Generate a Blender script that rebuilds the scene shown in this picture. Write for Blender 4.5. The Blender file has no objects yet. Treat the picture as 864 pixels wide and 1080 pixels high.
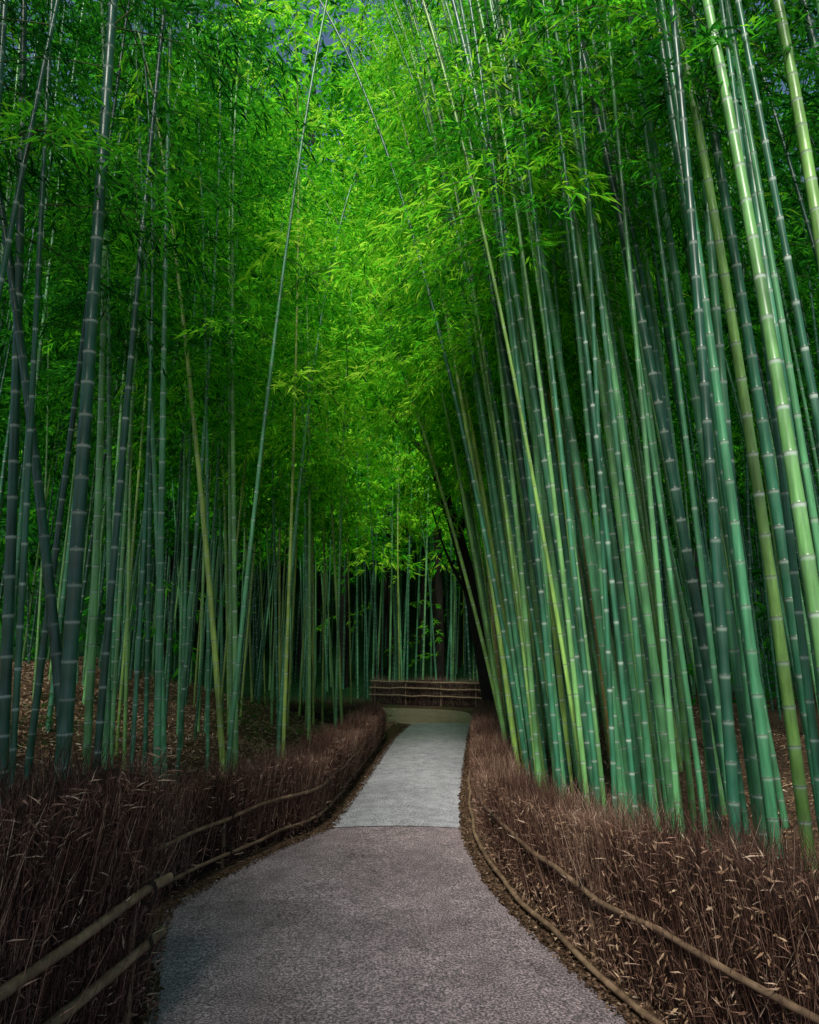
import bpy, math, random
import numpy as np
from mathutils import Vector, Euler
R = np.random.default_rng(11)
random.seed(5)
scene = bpy.context.scene

# ------------------------------------------------------------------ helpers
def link(o):
    scene.collection.objects.link(o); return o

def build(name, V, F, mats=(), attrs=None, matidx=None, smooth=False, do_link=True):
    V = np.asarray(V, np.float32); F = np.asarray(F, np.int32)
    me = bpy.data.meshes.new(name)
    n = len(F); k = F.shape[1]
    me.vertices.add(len(V)); me.vertices.foreach_set("co", V.ravel())
    me.loops.add(n*k); me.loops.foreach_set("vertex_index", F.ravel())
    me.polygons.add(n)
    me.polygons.foreach_set("loop_start", np.arange(0, n*k, k, dtype=np.int32))
    me.polygons.foreach_set("loop_total", np.full(n, k, np.int32))
    if smooth: me.polygons.foreach_set("use_smooth", np.ones(n, bool))
    for m in mats: me.materials.append(m)
    if matidx is not None: me.polygons.foreach_set("material_index", np.asarray(matidx, np.int32))
    me.update(calc_edges=True)
    for a, arr in (attrs or {}).items():
        at = me.attributes.new(a, 'FLOAT', 'POINT')
        at.data.foreach_set("value", np.asarray(arr, np.float32))
    o = bpy.data.objects.new(name, me)
    if do_link: link(o)
    return o

class Acc:
    def __init__(s): s.V=[]; s.F=[]; s.A={}; s.n=0; s.M=[]
    def add(s, V, F, mi=0, **a):
        s.V.append(V); s.F.append(np.asarray(F)+s.n); s.n += len(V)
        s.M.append(np.full(len(F), mi))
        for k,v in a.items(): s.A.setdefault(k,[]).append(np.broadcast_to(v,(len(V),)))
    def make(s, name, mats, smooth=False, do_link=True):
        return build(name, np.concatenate(s.V), np.concatenate(s.F), mats,
                     {k:np.concatenate(v) for k,v in s.A.items()}, np.concatenate(s.M), smooth, do_link)

def tube(C, r, sides=8, vertical=True):
    C = np.asarray(C, float); n = len(C); r = np.broadcast_to(r, (n,))
    T = np.gradient(C, axis=0); T /= np.linalg.norm(T, axis=1)[:,None]+1e-9
    ref = np.array([0,1.,0]) if vertical else np.array([0,0,1.])
    A = np.cross(T, ref); A /= np.linalg.norm(A,axis=1)[:,None]+1e-9
    B = np.cross(A, T)
    th = np.linspace(0, 2*np.pi, sides, endpoint=False)
    V = C[:,None,:] + r[:,None,None]*(np.cos(th)[None,:,None]*A[:,None,:] + np.sin(th)[None,:,None]*B[:,None,:])
    i = np.arange(n-1)[:,None]*sides; j = np.arange(sides)[None,:]; j2=(j+1)%sides
    F = np.stack([i+j, i+j2, i+sides+j2, i+sides+j], -1).reshape(-1,4)
    return V.reshape(-1,3), F

def resample(P, step):
    P = np.asarray(P, float)
    Q=[P[0]]
    for i in range(len(P)-1):
        p0=P[max(i-1,0)];p1=P[i];p2=P[i+1];p3=P[min(i+2,len(P)-1)]
        for t in np.linspace(0,1,13)[1:]:
            Q.append(.5*((2*p1)+(-p0+p2)*t+(2*p0-5*p1+4*p2-p3)*t*t+(-p0+3*p1-3*p2+p3)*t**3))
    Q=np.array(Q); d=np.r_[0,np.cumsum(np.linalg.norm(np.diff(Q[:,:2],axis=0),axis=1))]
    n=max(2,int(d[-1]/step)); s=np.linspace(0,d[-1],n)
    return np.stack([np.interp(s,d,Q[:,k]) for k in range(Q.shape[1])],1), s

# ------------------------------------------------------------------ materials
def newmat(name):
    m=bpy.data.materials.new(name); m.use_nodes=True
    nt=m.node_tree; nt.nodes.clear()
    return m, nt, nt.nodes, nt.links
def N(nt, t, **k):
    n=nt.nodes.new(t)
    for a,b in k.items(): setattr(n,a,b)
    return n
def ramp(nt, stops, fac):
    n=nt.nodes.new('ShaderNodeValToRGB'); e=n.color_ramp.elements
    while len(e)<len(stops): e.new(0.5)
    for el,(p,c) in zip(e,stops): el.position=p; el.color=(*c,1)
    nt.links.new(fac,n.inputs[0]); return n.outputs[0]
def mix(nt,f,a,b,mode='MIX'):
    n=nt.nodes.new('ShaderNodeMix'); n.data_type='RGBA'; n.blend_type=mode
    for s,v in ((n.inputs[0],f),(n.inputs[6],a),(n.inputs[7],b)):
        if isinstance(v,(int,float)): s.default_value=v
        elif isinstance(v,tuple): s.default_value=(*v,1)
        else: nt.links.new(v,s)
    return n.outputs[2]
def noise(nt, scale, detail=4, coord='Object', rough=.55, stretch=None):
    tc=nt.nodes.new('ShaderNodeTexCoord'); n=nt.nodes.new('ShaderNodeTexNoise')
    n.inputs['Scale'].default_value=scale; n.inputs['Detail'].default_value=detail; n.inputs['Roughness'].default_value=rough
    src=tc.outputs[coord]
    if stretch:
        mp=nt.nodes.new('ShaderNodeMapping'); mp.inputs['Scale'].default_value=stretch
        nt.links.new(src,mp.inputs[0]); src=mp.outputs[0]
    nt.links.new(src,n.inputs['Vector']); return n.outputs['Fac']
def attr(nt,name):
    n=nt.nodes.new('ShaderNodeAttribute'); n.attribute_name=name; return n.outputs['Fac']
def principled(nt, col, rough=.6, spec=.3, bump=None, bstr=.3, bdist=.02):
    p=nt.nodes.new('ShaderNodeBsdfPrincipled')
    if isinstance(col,tuple): p.inputs['Base Color'].default_value=(*col,1)
    else: nt.links.new(col,p.inputs['Base Color'])
    if isinstance(rough,(int,float)): p.inputs['Roughness'].default_value=rough
    else: nt.links.new(rough,p.inputs['Roughness'])
    p.inputs['Specular IOR Level'].default_value=spec
    if bump is not None:
        b=nt.nodes.new('ShaderNodeBump'); b.inputs['Strength'].default_value=bstr; b.inputs['Distance'].default_value=bdist
        nt.links.new(bump,b.inputs['Height']); nt.links.new(b.outputs[0],p.inputs['Normal'])
    return p
def diffuse(nt,col):
    d=nt.nodes.new('ShaderNodeBsdfDiffuse'); nt.links.new(col,d.inputs['Color']); return d
def out(nt,s):
    o=nt.nodes.new('ShaderNodeOutputMaterial'); nt.links.new(s,o.inputs['Surface'])

def mat_leaf(name, stops, trans, tf=.45):
    m,nt,_,L=newmat(name)
    col=ramp(nt,stops,attr(nt,'cr'))
    p=diffuse(nt,col)
    t=N(nt,'ShaderNodeBsdfTranslucent')
    tcol=mix(nt,1.0,col,trans,'MULTIPLY'); L.new(tcol,t.inputs['Color'])
    ms=N(nt,'ShaderNodeMixShader'); ms.inputs[0].default_value=tf
    L.new(p.outputs[0],ms.inputs[1]); L.new(t.outputs[0],ms.inputs[2]); out(nt,ms.outputs[0]); return m
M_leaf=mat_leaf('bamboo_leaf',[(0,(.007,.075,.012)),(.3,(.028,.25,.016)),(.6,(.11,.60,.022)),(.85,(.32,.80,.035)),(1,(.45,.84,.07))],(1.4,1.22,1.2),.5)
M_shrub=mat_leaf('shrub_leaf',[(0,(.02,.08,.015)),(.5,(.04,.15,.02)),(1,(.10,.24,.03))],(1.3,1.3,1.1),.35)

def mat_culm():
    m,nt,_,L=newmat('bamboo_culm_skin')
    cr=attr(nt,'cr')
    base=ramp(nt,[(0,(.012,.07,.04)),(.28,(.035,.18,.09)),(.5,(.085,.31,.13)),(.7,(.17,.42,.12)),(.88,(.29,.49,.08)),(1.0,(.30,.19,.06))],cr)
    bl=noise(nt,3.0,4,'Object',.6,(1,1,.35))
    blot=ramp(nt,[(.3,(.42,.42,.42)),(.62,(1.25,1.2,1.2))],bl)
    c=mix(nt,1.0,base,blot,'MULTIPLY')
    fine=noise(nt,40,3,'Object',.7,(1,1,.06))
    fr=ramp(nt,[(.35,(.68,.68,.68)),(.7,(1.2,1.2,1.2))],fine)
    c=mix(nt,1.0,c,fr,'MULTIPLY')
    c=mix(nt,attr(nt,'wh'),c,(.54,.66,.57))
    c=mix(nt,attr(nt,'dk'),c,(.03,.035,.02))
    p=principled(nt,c,.36,.5); out(nt,p.outputs[0]); return m
M_culm=mat_culm()

def mat_simple(name, stops, scale, rough=.8, bump=.4, bdist=.02, stretch=None, detail=5, spec=.2):
    m,nt,_,L=newmat(name); nz=noise(nt,scale,detail,'Object',.65,stretch)
    out(nt,principled(nt,ramp(nt,stops,nz),rough,spec,nz,bump,bdist).outputs[0]); return m
def mat_attr(name, stops):
    m,nt,_,L=newmat(name); out(nt,diffuse(nt,ramp(nt,stops,attr(nt,'cr'))).outputs[0]); return m
M_twig=mat_attr('dry_brushwood',[(0,(.028,.016,.012)),(.5,(.130,.070,.052)),(.85,(.34,.20,.145)),(1,(.58,.42,.31))])
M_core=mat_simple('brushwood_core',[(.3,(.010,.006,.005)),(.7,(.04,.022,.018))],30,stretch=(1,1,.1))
M_litter=mat_attr('dead_leaf',[(0,(.12,.07,.045)),(.5,(.32,.20,.12)),(.85,(.46,.33,.21)),(1,(.56,.46,.34))])
M_edge=mat_attr('crushed_leaf',[(0,(.03,.018,.012)),(.5,(.10,.06,.04)),(.9,(.20,.13,.08)),(1,(.34,.25,.17))])
M_rail=mat_simple('weathered_bamboo',[(.25,(.06,.04,.026)),(.5,(.18,.118,.072)),(.8,(.36,.25,.155))],9,.5,.2,.005,(1,1,1),4,.4)
M_railf=mat_simple('dry_bamboo',[(.25,(.16,.11,.065)),(.5,(.33,.23,.14)),(.8,(.46,.34,.21))],9,.5,.2,.005,(1,1,1),4,.4)
M_tie=mat_simple('palm_rope',[(.3,(.01,.008,.006)),(.7,(.03,.022,.016))],60)
M_twigstem=mat_simple('branch_stem',[(.3,(.05,.09,.03)),(.7,(.10,.13,.05))],8)
M_bark=mat_simple('dark_bark',[(.3,(.012,.011,.010)),(.7,(.045,.038,.032))],6,.9,.9,.06,(3,3,.5))

def mat_ground():
    m,nt,_,L=newmat('forest_soil')
    a=noise(nt,.8,5); b=noise(nt,28,4,'Object',.7)
    c1=ramp(nt,[(.3,(.05,.034,.023)),(.7,(.12,.082,.055))],a)
    c2=ramp(nt,[(.42,(.5,.5,.5)),(.62,(2.2,2.0,1.8))],b)
    c=mix(nt,1.0,c1,c2,'MULTIPLY')
    tc=nt.nodes.new('ShaderNodeTexCoord'); sx=nt.nodes.new('ShaderNodeSeparateXYZ'); L.new(tc.outputs['Object'],sx.inputs[0])
    mr=nt.nodes.new('ShaderNodeMapRange'); mr.inputs[1].default_value=26; mr.inputs[2].default_value=32; L.new(sx.outputs[1],mr.inputs[0])
    under=ramp(nt,[(.35,(.006,.03,.010)),(.7,(.015,.07,.018))],b)
    c=mix(nt,mr.outputs[0],c,under)
    out(nt,principled(nt,c,.95,.1,b,.8,.03).outputs[0]); return m
M_ground=mat_ground()
def mat_path(name, ca, cb, speck, grain):
    m,nt,_,L=newmat(name)
    big=noise(nt,.9,5,'Object',.6); fine=noise(nt,grain,3,'Object',.75); mid=noise(nt,6,5,'Object',.7)
    c=ramp(nt,[(.3,ca),(.7,cb)],big)
    c=mix(nt,1.0,c,ramp(nt,[(.35,(.74,.74,.74)),(.65,(1.15,1.15,1.15))],mid),'MULTIPLY')
    f=ramp(nt,[(.36,(.25,.25,.26)),(.5,(1,1,1)),(.62,speck)],fine)
    c=mix(nt,1.0,c,f,'MULTIPLY')
    out(nt,principled(nt,c,.7,.35,fine,.8,.01).outputs[0]); return m
M_asph=mat_path('brown_asphalt',(.15,.125,.134),(.29,.242,.255),(2.7,2.5,2.5),80)
M_conc=mat_path('grey_concrete',(.34,.34,.375),(.48,.48,.52),(1.3,1.3,1.3),60)
M_dirt=mat_path('dirt_path',(.42,.27,.20),(.58,.40,.30),(1.4,1.4,1.4),30)

# ------------------------------------------------------------------ ground
def sstep(a,b,x):
    t=np.clip((x-a)/(b-a),0,1); return t*t*(3-2*t)
PL=np.array([(-.4,-4),(-.75,-1.5),(-1.0,1),(-1.25,3.69),(-1.49,4.43),(-1.66,5.15),(-1.5,5.82),(-1.15,6.77),(-.80,7.48),(-.63,10.22),(-.35,15.45),(0,18.7)])
PR=np.array([(2.9,-4),(2.3,-1.5),(1.7,1),(1.03,3.69),(.845,4.43),(.68,5.15),(.58,5.82),(.52,6.77),(.53,7.48),(.74,10.22),(1.25,15.45),(1.62,18.7)])
def gz(x,y):
    x=np.asarray(x,float); y=np.asarray(y,float)
    l=np.interp(y,PL[:,1],PL[:,0]); r=np.interp(y,PR[:,1],PR[:,0])
    l=np.where(y>18.7,-6.,l); r=np.where(y>18.7,2.5,r)
    dl=l-x; dr=x-r
    z=1.6*sstep(.7,9,dl)+2.5*sstep(9,40,dl)+.35*sstep(1.0,5,dr)+3*sstep(8,40,dr)
    z+=48*sstep(30,95,y)
    d=np.maximum(dl,dr); 
    z+=sstep(.8,3,d)*.07*(np.sin(x*2.1+y*.7)+np.sin(y*1.9-x*1.3))
    return z
g=np.linspace(-1,1,221); gx=np.sign(g)*(np.abs(g)*14+np.abs(g)**5*230)
gy=np.sign(g)*(np.abs(g)*26+np.abs(g)**5*230)+9
X,Y=np.meshgrid(gx,gy); n=len(g)
V=np.stack([X,Y,gz(X,Y)],-1).reshape(-1,3)
i=np.arange(n-1)[:,None]*n+np.arange(n-1)[None,:]
F=np.stack([i,i+1,i+n+1,i+n],-1).reshape(-1,4)
build('ground',V,F,[M_ground],smooth=True)

# ------------------------------------------------------------------ path
def strip(name, Lp, Rp, mats, z, split=None, crown=.0):
    a,_=resample(Lp,.08); b,_=resample(Rp,.08)
    n=max(len(a),len(b)); ta=np.linspace(0,1,n)
    a=np.stack([np.interp(ta,np.linspace(0,1,len(a)),a[:,k]) for k in (0,1)],1)
    b=np.stack([np.interp(ta,np.linspace(0,1,len(b)),b[:,k]) for k in (0,1)],1)
    a[:,0]+=R.normal(0,.014,n); b[:,0]+=R.normal(0,.014,n)
    m=9; w=np.linspace(0,1,m)
    P=a[:,None,:]*(1-w)[None,:,None]+b[:,None,:]*w[None,:,None]
    Z=z+crown*(1-(2*w-1)**2)[None,:]+0*P[...,0]
    V=np.concatenate([P,Z[...,None]],-1).reshape(-1,3)
    i=(np.arange(n-1)[:,None]*m+np.arange(m-1)[None,:])
    F=np.stack([i,i+1,i+m+1,i+m],-1).reshape(-1,4)
    return build(name,V,F,mats,smooth=True)
near_l=PL[PL[:,1]<=7.5]; near_r=PR[PR[:,1]<=7.5]
strip('asphalt_footpath',near_l,near_r,[M_asph],.012,crown=.02)
strip('concrete_footpath',[(-.81,7.47),(-.70,8.9),(-.63,10.22),(-.35,15.45),(0,18.9)],[(.53,7.47),(.60,8.9),(.74,10.22),(1.25,15.45),(1.62,18.9)],[M_conc],.018,crown=.022)
strip('dirt_footpath',[(-.02,18.85),(-.45,19.5),(-1.5,20.2),(-4,20.8),(-7,21.2),(-12,21.8)],[(1.7,18.85),(1.9,21),(1.6,23.6),(-.5,25.0),(-5,25.6),(-12,26.2)],[M_dirt],.009)

# ------------------------------------------------------------------ bamboo culms
plume_pts=[]
def culm_axis(x0,y0,H,lx,ly,ax,ay):
    def f(t):
        t=np.asarray(t,float); b=.45*t+.55*t**1.3
        z=H*(t-.10*t**5)
        return np.stack([x0+lx*H*b+ax*t**3.2, y0+ly*H*b+ay*t**3.2, gz(x0,y0)-.1+z],-1)
    return f
def culm_geo(x0,y0,H,lx,ly,r,cr,ax=0,ay=0,detail=True,tmax=1.0):
    f=culm_axis(x0,y0,H,lx,ly,ax,ay)
    ts=[];rr=[];wh=[];dk=[]; z=0.
    full=.28+R.uniform(-.03,.07)
    if detail: ph=[0,.022,.05,.5,.90,.95,.985]; pr=[1.12,1.04,1.0,.985,1.0,1.02,1.07]; pw=[.35,.05,0,0,.08,.8,.9]; pd=[.6,.35,0,0,0,0,.0]
    else: ph=[0,.06,.88,.94]; pr=[1.08,1.,1.,1.04]; pw=[.2,0,.0,.8]; pd=[.5,0,0,0]
    nodes=[]
    while z<H*tmax*.985:
        t=z/H; s=min(1,.55+z*.25)*full*(1-.35*t)*R.uniform(.94,1.06)
        nodes.append(t); k=R.uniform(.6,1.1)
        for a,b,c,d in zip(ph,pr,pw,pd):
            tt=(z+a*s)/H
            if tt>tmax: break
            ts.append(tt); rr.append(b); wh.append(min(1,c*k)); dk.append(d)
        z+=s
    ts=np.array(ts); rad=np.array(rr)*r*(1-.72*ts**1.2)
    sides=10 if detail else 5
    Vv,Ff=tube(f(ts),rad,sides)
    w=R.uniform(.4,1.0)
    return Vv,Ff,dict(wh=np.repeat(np.array(wh)*w,sides),dk=np.repeat(dk,sides),cr=cr),f,nodes

def add_plumes(f,nodes,zmin,H,prob,scale,y0):
    for t in nodes:
        z=t*H
        if z<zmin or R.random()>prob: continue
        k=1 if R.random()<.6 else 2
        for _ in range(k):
            p=f(t); fade=1.15-.5*t
            if abs(p[0])<1.7 and p[2]>7.5 and p[1]<9 and R.random()<.8: continue
            plume_pts.append((p,R.uniform(0,2*math.pi),R.uniform(-.55,.15),scale*fade*R.uniform(.75,1.25)))

occupied=[]
def culm_obj(x0,y0,H,lx,ly,r,cr,ax=0,ay=0,zmin=6,prob=.40,scale=1.05):
    V,F,a,f,nodes=culm_geo(x0,y0,H,lx,ly,r*.76,cr,ax,ay,True)
    A=Acc(); A.add(V,F,0,**a)
    A.make('bamboo_plant',[M_culm],True)
    occupied.append((x0,y0)); add_plumes(f,nodes,zmin,H,prob,scale,y0)
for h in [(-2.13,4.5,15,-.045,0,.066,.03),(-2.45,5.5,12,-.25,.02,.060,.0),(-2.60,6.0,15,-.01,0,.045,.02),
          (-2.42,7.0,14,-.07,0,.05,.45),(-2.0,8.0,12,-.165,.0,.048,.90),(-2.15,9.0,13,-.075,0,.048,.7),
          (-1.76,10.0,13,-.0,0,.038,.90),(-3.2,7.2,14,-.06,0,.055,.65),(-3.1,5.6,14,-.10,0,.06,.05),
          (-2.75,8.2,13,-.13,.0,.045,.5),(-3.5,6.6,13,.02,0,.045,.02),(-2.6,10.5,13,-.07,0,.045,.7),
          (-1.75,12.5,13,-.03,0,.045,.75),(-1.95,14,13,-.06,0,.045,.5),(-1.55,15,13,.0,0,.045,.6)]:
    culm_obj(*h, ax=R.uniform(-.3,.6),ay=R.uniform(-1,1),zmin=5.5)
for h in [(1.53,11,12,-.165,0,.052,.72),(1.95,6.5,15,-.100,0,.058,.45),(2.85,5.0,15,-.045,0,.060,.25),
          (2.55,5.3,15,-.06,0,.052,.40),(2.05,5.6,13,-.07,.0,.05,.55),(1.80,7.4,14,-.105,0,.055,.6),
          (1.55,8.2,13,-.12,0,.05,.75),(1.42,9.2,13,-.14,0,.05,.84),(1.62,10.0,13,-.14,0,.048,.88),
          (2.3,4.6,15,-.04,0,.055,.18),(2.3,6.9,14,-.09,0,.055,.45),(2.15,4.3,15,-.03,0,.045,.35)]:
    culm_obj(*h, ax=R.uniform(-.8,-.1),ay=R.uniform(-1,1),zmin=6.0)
def free(x,y,d):
    return all((x-a)**2+(y-b)**2>d*d for a,b in occupied)
c=0; tries=0
while c<175 and tries<8000:
    tries+=1
    y=R.uniform(3.5,18.5); face=np.interp(y,PR[:,1],PR[:,0])
    x=face+.70+abs(R.normal(0,1.0))*(.6+.06*y)
    if not free(x,y,.14): continue
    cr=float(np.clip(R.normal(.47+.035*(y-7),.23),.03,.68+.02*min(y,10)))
    if R.random()<.05: cr=.98 if y>7.5 else .3
    lean=-.03-.095*float(np.clip((y-4)/4.5,0,1))+.02*max(0,x-face-1.2)
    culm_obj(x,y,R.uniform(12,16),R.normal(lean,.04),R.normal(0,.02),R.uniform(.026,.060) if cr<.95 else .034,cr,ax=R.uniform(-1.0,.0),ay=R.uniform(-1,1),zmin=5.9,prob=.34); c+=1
c=0; tries=0
while c<54 and tries<8000:
    tries+=1
    y=R.uniform(3.4,19); face=np.interp(y,PL[:,1],PL[:,0])
    x=face-.95-abs(R.normal(0,1.8))*(.6+.06*y)
    if not free(x,y,.36): continue
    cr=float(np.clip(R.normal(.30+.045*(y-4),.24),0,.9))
    if x<-2.6 and y<5.5: cr=min(cr,.12)
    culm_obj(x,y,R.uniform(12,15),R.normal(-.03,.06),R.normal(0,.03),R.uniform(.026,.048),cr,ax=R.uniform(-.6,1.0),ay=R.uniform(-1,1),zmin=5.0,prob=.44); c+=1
G=Acc()
def mass(n,xr,yr,zmin,prob,scale,lean,rr=(.022,.042),ok=lambda x,y:True,H=(12,16)):
    c=0;tr=0
    while c<n and tr<n*30:
        tr+=1
        x=R.uniform(*xr); y=R.uniform(*yr)
        if not ok(x,y) : continue
        h=R.uniform(*H)
        V,F,a,f,nodes=culm_geo(x,y,h,R.normal(lean,.05),R.normal(0,.04),R.uniform(*rr),float(np.clip(R.normal(.3,.22),0,.9)),R.uniform(-1,1),R.uniform(-1,1),False)
        G.add(V,F,0,**a); c+=1
        add_plumes(f,nodes,zmin,h,prob,scale,y)
def offpath(x,y):
    if y<19: return x<np.interp(y,PL[:,1],PL[:,0])-2.8 or x>np.interp(y,PR[:,1],PR[:,0])+2.6
    if y<27.5: return x>2.6 or (x<-1.8 and y<19.6)
    return True
mass(90,(-16,-3),(9,20),5.5,.28,1.3,0,ok=offpath)
mass(150,(3,13),(4,27),6,.22,1.3,-.06,ok=offpath)
mass(360,(-15,13),(27.6,44),6.5,.11,1.8,0,(.035,.06),ok=offpath,H=(13,18))
mass(30,(-7,-2.8),(-7,2),5.0,.4,1.3,.0)  # unseen bamboo left of and behind the camera, added to shade the left
mass(16,(4.5,8),(-5,3),6,.25,1.1,.0)
G.make('bamboo_grove',[M_culm],True)

# ------------------------------------------------------------------ foliage plumes
def leaves(P,D,Ln,W,Nn):
    D=D/np.linalg.norm(D,axis=1)[:,None]
    S=np.cross(D,Nn); S/=np.linalg.norm(S,axis=1)[:,None]+1e-9
    up=np.cross(S,D)
    mid=P+D*(Ln*.38)[:,None]
    a=P; b=mid+S*W[:,None]+up*(W*.25)[:,None]; c_=P+D*Ln[:,None]-np.array([0,0,1])*(Ln*.12)[:,None]; d=mid-S*W[:,None]+up*(W*.25)[:,None]
    V=np.stack([a,b,c_,d],1).reshape(-1,3); n=len(P)
    return V, np.arange(n*4).reshape(n,4)
def plume_template(nb, nl, leaf, wid, stems=True, sc=1.0):
    A=Acc(); L=1.35
    s=np.linspace(0,1,7)
    wob=R.normal(0,.06,3)
    main=lambda s: np.stack([L*s, wob[0]*np.sin(3*s)+wob[1]*s, .16*np.sin(s*2.2)-.40*s**2.4],-1)
    if stems:
        V,F=tube(main(s),.006*(1-.75*s),3,False); A.add(V,F,1,lr=0.)
    P=[];D=[]
    for b in range(nb):
        u=.15+.85*(b+R.uniform(0,1))/nb; p0=main(np.array(min(u,1.)))
        side=1 if b%2 else -1
        az=side*R.uniform(.35,1.15); ln=R.uniform(.22,.58)*(1.15-.6*u)
        d=np.array([math.cos(az),math.sin(az),R.uniform(-.15,.35)])
        for _ in range(nl):
            w=R.uniform(.2,1)**.7
            pp=p0+w*d*ln+np.array([0,0,-.35*ln*w*w])+R.normal(0,.018,3)
            dd=d*.9+R.normal(0,.55,3); dd[2]=dd[2]*.7-.35
            P.append(pp);D.append(dd)
    P=np.array(P);D=np.array(D);n=len(P)
    Nn=np.array([0,0,1.])+R.normal(0,.5,(n,3))
    V,F=leaves(P,D,R.uniform(*leaf,n),R.uniform(*wid,n),Nn); A.add(V,F,0,lr=np.repeat(R.normal(0,.13,n),4))
    return np.concatenate(A.V),np.concatenate(A.F),np.concatenate(A.M),np.concatenate(A.A['lr'])
def bake(name, temps, pts, mats, tone=.45):
    idx=R.integers(0,len(temps),len(pts))
    Vs=[];Fs=[];Ms=[];Cs=[];off=0
    for k,(TV,TF,TM,TL) in enumerate(temps):
        sel=[p for p,i_ in zip(pts,idx) if i_==k]
        if not sel: continue
        for p in sel:
            M=np.array(Euler((R.uniform(-.25,.25),-p[2],p[1])).to_matrix())
            V=(TV*p[3])@M.T+p[0]
            Vs.append(V.astype(np.float32)); Fs.append(TF+off); Ms.append(TM); off+=len(V)
            # light and shade painted into leaf colour: bright along path, dark to sides
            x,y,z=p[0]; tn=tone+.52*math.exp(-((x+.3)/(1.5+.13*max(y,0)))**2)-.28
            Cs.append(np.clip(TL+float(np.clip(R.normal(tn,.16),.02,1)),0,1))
    o=build(name,np.concatenate(Vs),np.concatenate(Fs),mats,{'cr':np.concatenate(Cs)},np.concatenate(Ms))
    return o
TN=[plume_template(16,8,(.09,.14),(.008,.011)) for _ in range(6)]
TM_=[plume_template(13,6,(.12,.18),(.012,.018),False) for _ in range(6)]
TF_=[plume_template(9,6,(.16,.25),(.020,.030),False) for _ in range(5)]
TS=[plume_template(9,8,(.06,.10),(.012,.018)) for _ in range(4)]
def visible(p,m=1.15):
    x,y,z=p[0]; zz=z-1.7
    d=y*.9776+zz*.2105; u=x; v=-y*.2105+zz*.9776
    return d>.3 and abs(u)<(.6*d+1.5)*m and v<(.75*d+1.5)*m
cull=[p for p in plume_pts if visible(p) or (p[0][0]<-2.2 and p[0][1]<3) or (abs(p[0][0])>2.2 and p[0][2]>9) or R.random()<.2]
U=lambda a,b:R.uniform(a,b)
for _ in range(2300):     # tall trees on the hillside behind the grove
    y=U(31,62); x=U(-.75,.75)*y; z=gz(x,y)+U(1.5,26)
    if y<40 and z<8 and R.random()<.6: z+=7
    cull.append((np.array([x,y,z]),U(0,6.28),U(-.6,.2),U(2.6,4.2) if z>9 else U(1.1,1.7)))
TT=Acc(); 
for q_ in range(34):       # tall hillside trees with real trunks
    x=U(-16,16) if q_<28 else U(-8,1); y=U(33,40); H=U(34,44); g0=float(gz(x,y)); lx=R.normal(0,.02)
    s=np.linspace(0,1,14); C=np.stack([x+lx*H*s+.15*np.sin(s*5+x),y+0*s,g0-.2+H*s],1)
    V,F=tube(C,.22*(1-.85*s),8); TT.add(V,F,0)
    for k in range(34):
        t=U(.42,1.0); a=U(0,6.28); rr=U(.3,3.8)*(1.25-t)+.3
        p=np.array([x+lx*H*t+rr*math.cos(a),y+rr*math.sin(a),g0+H*t+U(-.5,.5)])
        cull.append((p,a,U(-.6,.1),U(2.4,3.6)))
        if k<10:
            b=np.array([x+lx*H*t,y,g0+H*t-.5]); q=np.linspace(0,1,4)[:,None]
            V,F=tube(b+(p-b)*q,.05*(1-.8*q[:,0]),4,False); TT.add(V,F,0)
TT.make('distant_trees',[M_bark],True)
for _ in range(650):
    s=R.choice([-1,1]); x=s*U(11,20); y=U(4,34); z=gz(x,y)+U(.5,22)
    cull.append((np.array([x,y,z]),U(0,6.28),U(-.6,.2),U(2.0,3.2)))
for _ in range(300):      # crowns drooping over the path, right bank
    cull.append((np.array([R.normal(1.6,1.0),U(9,17),U(5.6,12.5)]),U(0,6.28),U(-.6,.1),U(1.0,1.6)))
for _ in range(170):
    cull.append((np.array([U(.9,3.6),U(7,12),U(6.6,12)]),U(0,6.28),U(-.6,.1),U(1.0,1.5)))
for _ in range(310):      # left bank
    cull.append((np.array([U(-4.5,-.9),U(9,19),U(5.0,12.5)]),U(0,6.28),U(-.6,.1),U(1.0,1.6)))
for _ in range(120):
    cull.append((np.array([R.normal(0,3.0),U(21,29),U(8.0,15)]),U(0,6.28),U(-.6,.1),U(1.3,2.0)))
for _ in range(130):      # crowns closing overhead at the sides
    cull.append((np.array([R.choice([-1,1])*U(2.2,8),U(12.5,19),U(13,18)]),U(0,6.28),U(-.6,.1),U(1.5,2.2)))
for _ in range(110):      # unseen crowns added behind the camera to darken the near path
    cull.append((np.array([U(-4,4.5),U(-8,-4.1),U(7,9)]),U(0,6.28),U(-.6,.1),U(1.2,1.8)))
for _ in range(190):  # unseen crowns added at left rear to shade the near-left hedge
    cull.append((np.array([U(-7,-2.4),U(-6,.5),U(5.5,11)]),U(0,6.28),U(-.6,.1),U(1.1,1.7)))
for _ in range(460):      # crowns added over the right-hand grove to shade it
    cull.append((np.array([U(3.8,14),U(-4,22),U(11,15.5)]),U(0,6.28),U(-.6,.1),U(1.6,2.5)))
for _ in range(220):      # crowns added above the left-hand grove to keep it darker
    cull.append((np.array([U(-14,-6.0),U(-2,20),U(11,15.5)]),U(0,6.28),U(-.6,.1),U(1.6,2.5)))
dist=lambda p: math.hypot(p[0][0],p[0][1])+.4*p[0][2]
A1=[p for p in cull if dist(p)<12.5 and p[0][1]>0]; A2=[p for p in cull if dist(p)<23 and not(dist(p)<12.5 and p[0][1]>0)]; A3=[p for p in cull if dist(p)>=23]
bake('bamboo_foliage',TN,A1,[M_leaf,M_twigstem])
bake('bamboo_foliage',TM_,A2,[M_leaf,M_twigstem],.5)
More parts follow.
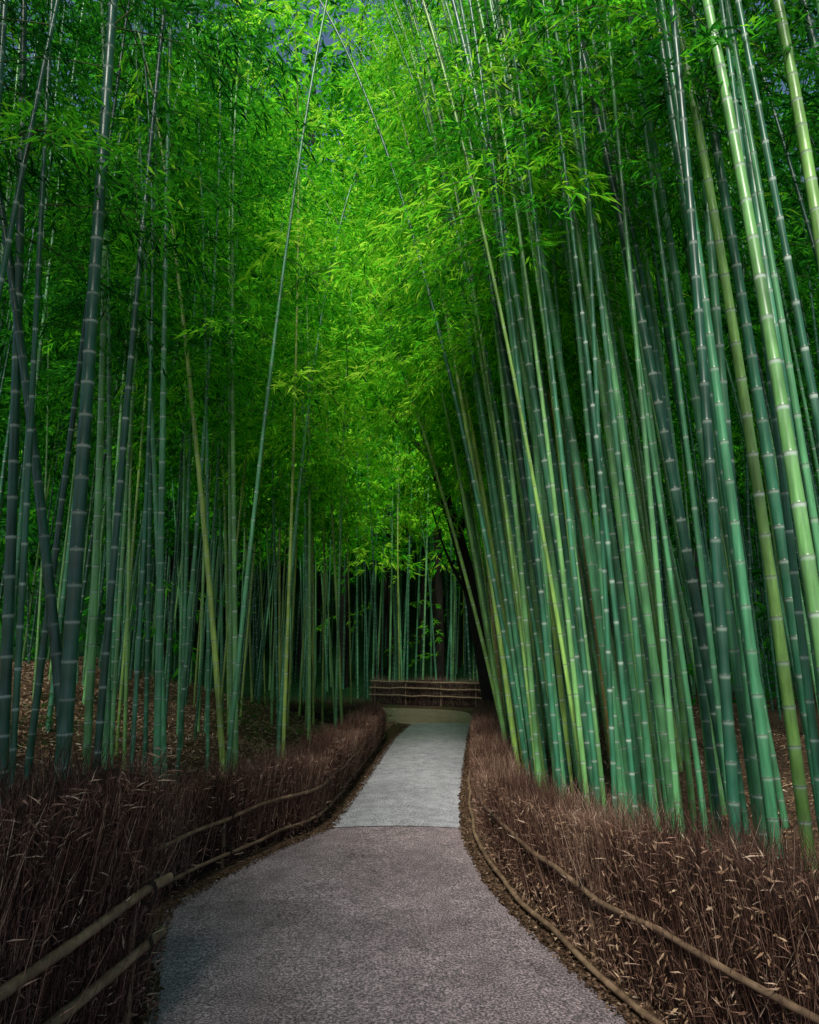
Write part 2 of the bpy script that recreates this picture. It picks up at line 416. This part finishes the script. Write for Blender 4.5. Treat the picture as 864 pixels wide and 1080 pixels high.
bake('distant_foliage',TF_,A3,[M_leaf,M_twigstem],.52)
sh=[]
for cx,cy,n_,sp,s0 in [(-3.0,12.5,26,.5,.5),(-1.0,16.4,30,.35,.4),(-4.5,9,16,.6,.5),(-2.4,17.2,22,.6,.5),(3.2,21,24,.8,.6),(-1.3,17.8,20,.4,.4)]:
    for _ in range(n_):
        x=cx+R.normal(0,sp);y=cy+R.normal(0,sp)
        sh.append((np.array([x,y,gz(x,y)+U(.05,.5)*s0*2]),U(0,6.28),U(.1,1.0),s0*U(.7,1.2)))
bake('undergrowth_shrub',TS,sh,[M_shrub,M_twigstem],.6)

# ------------------------------------------------------------------ brushwood hedges
def hedge(name, pts, thick, hfun, dens, side, shag=.18, flakes=0, tone=.42):
    P,s=resample(pts,.06); n=len(P)
    T=np.gradient(P,axis=0); T/=np.linalg.norm(T,axis=1)[:,None]
    Nn=np.stack([T[:,1],-T[:,0]],1)*side
    H=np.array([hfun(p) for p in P])+.03*np.interp(s,np.arange(0,s[-1]+.5,.35),R.normal(0,1,len(np.arange(0,s[-1]+.5,.35))))
    A=Acc()
    prof=[(0.05,0),(0.02,.4),(0.05,.8),(.12,.97),(.5,1.0),(.88,.95),(.97,.5),(.97,0)]
    rows=[]
    for a,b in prof:
        off=a*thick+R.normal(0,.015,n); zz=b*(H-.08)+R.normal(0,.02,n)*(b>0)
        q=P+Nn*off[:,None]; rows.append(np.stack([q[:,0],q[:,1],zz-.02*(b==0)],1))
    V=np.stack(rows,1).reshape(-1,3); m=len(prof)
    i=np.arange(n-1)[:,None]*m+np.arange(m-1)[None,:]
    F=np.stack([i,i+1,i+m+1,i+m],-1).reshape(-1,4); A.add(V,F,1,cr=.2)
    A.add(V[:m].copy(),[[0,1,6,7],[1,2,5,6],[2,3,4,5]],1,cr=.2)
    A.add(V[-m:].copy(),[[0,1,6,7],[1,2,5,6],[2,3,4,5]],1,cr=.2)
    tot=s[-1]; nt_=int(dens*tot)
    u=R.uniform(0,n-1,nt_); ii=u.astype(int)
    base=P[ii]; nn=Nn[ii]; tt=T[ii]; hh=H[ii]
    kind=R.random(nt_)
    face=kind<.5
    off=np.where(face,R.uniform(-.04,.06,nt_),R.uniform(0,thick,nt_))
    z0=np.where(face,R.uniform(0,.75,nt_)*hh,hh*R.uniform(.55,.95,nt_))
    ln=np.where(face,R.uniform(.12,.45,nt_),R.uniform(.1,.35,nt_))
    top=z0+ln; lim=hh+np.where(face,.03,shag*R.random(nt_)**1.6)
    ln=np.maximum(.06,np.minimum(ln,lim-z0))
    along=R.normal(0,.03,nt_)
    B=np.stack([base[:,0]+nn[:,0]*off+tt[:,0]*along,base[:,1]+nn[:,1]*off+tt[:,1]*along,z0],1)
    dl=R.normal(0,.28,nt_); do=np.where(face,R.normal(-.08,.12,nt_),R.normal(-.05,.30,nt_))
    D=np.stack([tt[:,0]*dl+nn[:,0]*do,tt[:,1]*dl+nn[:,1]*do,np.ones(nt_)],1)
    E=B+D*ln[:,None]
    r=R.uniform(.0008,.0028,nt_); th=np.array([0,2.09,4.19])
    ring=np.stack([np.cos(th),np.sin(th),0*th],1)
    V=np.concatenate([B[:,None]+ring[None]*r[:,None,None],E[:,None]+ring[None]*(r*.4)[:,None,None]],1).reshape(-1,3)
    k=np.arange(nt_)[:,None]*6; f=np.array([[0,1,4,3],[1,2,5,4],[2,0,3,5]])
    F=(k[:,None,:]+f[None]).reshape(-1,4)
    patch=.14*np.sin(ii*.06*2.3)+.1*np.sin(ii*.06*5.1+1)
    cr=np.clip(R.normal(tone,.27,nt_)+patch,0,1); A.add(V,F,0,cr=np.repeat(cr,6))
    nt2=int(dens*tot*.6)
    ii=R.integers(0,n,nt2); B=np.concatenate([P[ii]+Nn[ii]*R.uniform(-.06,.05,(nt2,1)),(R.random(nt2)*H[ii]*1.02)[:,None]],1)
    D=R.normal(0,1,(nt2,3)); D[:,2]=abs(D[:,2])*.9; D/=np.linalg.norm(D,axis=1)[:,None]
    W=R.uniform(.0008,.0018,nt2); Ln=R.uniform(.03,.10,nt2)
    V,F=leaves(B,D,Ln,W*2,R.normal(0,1,(nt2,3))); A.add(V,F,0,cr=np.repeat(np.clip(R.normal(.65,.25,nt2),0,1),4))
    if flakes:
        nf=int(flakes*tot); ii=R.integers(0,n,nf)
        B=np.concatenate([P[ii]+Nn[ii]*R.uniform(-.05,.03,(nf,1)),(R.random(nf)**1.5*H[ii])[:,None]],1)
        D=R.normal(0,1,(nf,3)); D[:,2]-=.5
        V,F=leaves(B,D,R.uniform(.02,.055,nf),R.uniform(.003,.007,nf),R.normal(0,1,(nf,3)))
        A.add(V,F,2,cr=np.repeat(np.clip(R.normal(.5,.25,nf),0,1),4))
    return A.make(name,[M_twig,M_core,M_litter])
def rail(A, pts, r, mi=0, spacing=.33):
    P,s=resample(pts,.04); n=len(P)
    P=P+np.stack([np.interp(s,np.arange(0,s[-1]+1,.5),R.normal(0,.012,len(np.arange(0,s[-1]+1,.5)))) for _ in range(3)],1)
    ph=(s%spacing); rr=np.where(ph<.04,r*1.16,r)*R.uniform(.96,1.04)
    V,F=tube(P,rr,8,False); A.add(V,F,mi)
def post(A,x,y,h,r=.03):
    V,F=tube([(x,y,-.05),(x,y,h*.5),(x+.005,y,h),(x+.005,y,h+.002)],[r,r*.98,r*.95,.001],8); A.add(V,F,0)
def tie(A,x,y,z):
    th=np.linspace(0,2*np.pi,9)
    for k in (-.008,.008):
        C=np.stack([x+.042*np.cos(th)*.8,y+.0*th+k,z+.05*np.sin(th)],1); C[:,1]+=.02*np.cos(th)
        V,F=tube(C,.006,5,False); A.add(V,F,1)
LH=[(-2.15,4.25),(-1.86,5.2),(-1.66,5.95),(-1.32,6.85),(-.98,7.7),(-.82,10.2),(-.62,14.2),(-.62,15.8),(-1.0,17.3),(-2.2,18.4),(-5,19.2),(-9,19.8)]
LN=[(-1.9,-4),(-1.75,-1.5),(-1.6,1.0),(-1.42,2.56),(-1.27,3.72)]
RH=[(3.4,-4),(2.9,-1.5),(2.35,.7),(1.95,2.0),(1.52,2.95),(1.24,3.7),(1.05,4.43),(.89,5.2),(.79,5.9),(.74,6.8),(.76,7.6),(.96,10.2),(1.47,15.4),(1.85,18.7),(2.4,21)]
FH=[(-1.5,27.6),(-.6,26.9),(.5,26.3),(1.8,25.6),(3.0,24.6)]
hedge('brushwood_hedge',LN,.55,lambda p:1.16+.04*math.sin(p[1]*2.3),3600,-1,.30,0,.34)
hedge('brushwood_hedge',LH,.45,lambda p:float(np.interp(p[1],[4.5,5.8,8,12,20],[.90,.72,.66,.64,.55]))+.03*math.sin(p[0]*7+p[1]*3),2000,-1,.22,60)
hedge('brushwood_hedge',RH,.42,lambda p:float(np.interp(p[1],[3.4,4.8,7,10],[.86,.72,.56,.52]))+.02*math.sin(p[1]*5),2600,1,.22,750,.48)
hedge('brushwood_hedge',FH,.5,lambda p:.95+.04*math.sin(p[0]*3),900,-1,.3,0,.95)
def fence(name, line, zs, off, posts, r=.021, mat=None):
    A=Acc(); P,s=resample(line,.2)
    T=np.gradient(P,axis=0);T/=np.linalg.norm(T,axis=1)[:,None];Nn=np.stack([T[:,1],-T[:,0]],1)
    Q=P+Nn*off
    for z in zs:
        rail(A,np.concatenate([Q,(z+0*s)[:,None]],1),r)
    if posts:
        for d in np.arange(.3,s[-1],posts):
            k=int(np.argmin(abs(s-d))); post(A,Q[k,0]-Nn[k,0]*off*.8,Q[k,1]-Nn[k,1]*off*.8,max(zs)+.03,.018)
            for z in zs: tie(A,Q[k,0],Q[k,1],z)
    return A.make(name,[mat or M_rail,M_tie],True)
fence('bamboo_rail_fence',LN,[.40,.63],.07,1.8,.022)
fence('bamboo_rail_fence',LH,[.12,.40],.05,1.8,.015)
fence('bamboo_rail_fence',RH,[.40],-.055,1.7,.015)
fence('bamboo_edging_rail',[(3.05,-4),(2.5,-1.5),(1.95,.9),(1.14,3.69),(.95,4.43),(.79,5.15),(.69,5.82),(.63,6.77),(.64,7.5),(.84,10.2),(1.35,15.4)],[.05],0,0,.017)
fence('bamboo_rail_fence',FH,[.35,.62,.86],.09,1.4,.028,M_railf)

# ------------------------------------------------------------------ leaf litter
def litter(name,n_,fn,size=(.03,.09),mat=None,tone=.5):
    xy=fn(n_); x,y=xy[:,0],xy[:,1]; nn=len(x)
    P=np.stack([x,y,gz(x,y)+R.uniform(.012,.04,nn)],1)
    D=np.stack([R.normal(0,1,nn),R.normal(0,1,nn),R.normal(0,.25,nn)],1)
    Nn=np.array([0,0,1.])+R.normal(0,.35,(nn,3))
    V,F=leaves(P,D,R.uniform(*size,nn),R.uniform(.005,.013,nn),Nn)
    build(name,V,F,[mat or M_litter],{'cr':np.repeat(np.clip(R.normal(tone,.28,nn),0,1),4)})
def lf(n_):
    y=R.uniform(4,19.5,n_); l=np.interp(y,PL[:,1],PL[:,0]); return np.stack([l-.4-R.random(n_)**1.3*9,y],1)
litter('leaf_litter',60000,lf,(.05,.13),None,.65)
def rf(n_):
    y=R.uniform(1,24,n_); l=np.interp(y,PR[:,1],PR[:,0]); return np.stack([l+.5+R.random(n_)*6,y],1)
litter('leaf_litter',15000,rf,(.05,.12))
def ef(n_):
    y=R.uniform(1,18.7,n_); s=R.random(n_)<.45
    l=np.interp(y,PL[:,1],PL[:,0]); r=np.interp(y,PR[:,1],PR[:,0])
    return np.stack([np.where(s,l-abs(R.normal(0,.06,n_))+.05,r+abs(R.normal(0,.08,n_))-.02),y],1)
litter('fallen_leaves',12000,ef,(.008,.035),M_edge)
def pf(n_):
    y=R.uniform(1.5,18.5,n_); l=np.interp(y,PL[:,1],PL[:,0]); r=np.interp(y,PR[:,1],PR[:,0])
    w=R.beta(.45,.45,n_); return np.stack([l+(r-l)*w,y],1)
xy=pf(260); P=np.stack([xy[:,0],xy[:,1],np.full(260,.047)],1)
V,F=leaves(P,np.stack([R.normal(0,1,260),R.normal(0,1,260),0*P[:,0]+.05],1),R.uniform(.02,.05,260),R.uniform(.003,.006,260),np.tile([0,0,1.],(260,1)))
build('fallen_leaves',V,F,[M_edge],{'cr':np.repeat(R.uniform(.4,1,260),4)})

# ------------------------------------------------------------------ dark leaning tree by the bend
A=Acc()
def limb(pts,r0,r1,sides=12):
    P,s=resample(pts,.15); q=np.linspace(0,1,len(P))
    V,F=tube(P,(r0*(1-q)+r1*q)*(1+.05*np.sin(s*5)),sides); A.add(V,F,0)
limb([(2.35,18.4,-.2),(2.2,18.4,.3),(2.0,18.35,1.5),(1.75,18.3,3),(1.3,18.3,5),(.7,18.3,7),(.1,18.4,9.2),(-.6,18.8,11.5)],.25,.06)
limb([(2.38,18.3,-.2),(2.5,18.3,.25),(2.38,18.2,.0)],.25,.1)
limb([(1.3,18.3,5),(1.9,18.5,6.6),(2.2,19,8.5),(2.3,19.4,11)],.12,.03,8)
limb([(.7,18.3,7),(-.4,18,8.2),(-1.5,17.6,9.6)],.08,.02,8)
limb([(1.75,18.3,3),(1.0,18.0,4.4),(.6,17.8,5.6)],.06,.02,8)
A.make('leaning_tree',[M_bark],True)

# ------------------------------------------------------------------ light
w=bpy.data.worlds.new("World"); scene.world=w; w.use_nodes=True
nt=w.node_tree; nt.nodes.clear()
sky=nt.nodes.new('ShaderNodeTexSky'); sky.sky_type='NISHITA'; sky.sun_disc=False
el=math.radians(47); az=-.20
to=Vector((math.sin(az)*math.cos(el),-math.cos(az)*math.cos(el),math.sin(el)))
sky.sun_elevation=el; sky.sun_rotation=math.atan2(to.x,to.y)
bg=nt.nodes.new('ShaderNodeBackground'); bg.inputs['Strength'].default_value=.13
ow=nt.nodes.new('ShaderNodeOutputWorld'); nt.links.new(sky.outputs[0],bg.inputs[0]); nt.links.new(bg.outputs[0],ow.inputs[0])
sd=bpy.data.lights.new('sun','SUN'); sd.energy=5; sd.angle=math.radians(12); sd.color=(1,.95,.86)
so=link(bpy.data.objects.new('sun',sd)); so.rotation_euler=to.to_track_quat('Z','Y').to_euler()

# ------------------------------------------------------------------ camera
cd=bpy.data.cameras.new('camera'); cam=link(bpy.data.objects.new('camera',cd))
cd.sensor_fit='VERTICAL'; cd.sensor_height=36; cd.lens=24; cd.clip_end=1000
cam.location=(0,0,1.7); cam.rotation_euler=(math.radians(90+12.15),0,0)
scene.camera=cam
scene.view_settings.view_transform='Standard'; scene.view_settings.look='None'; scene.view_settings.exposure=0
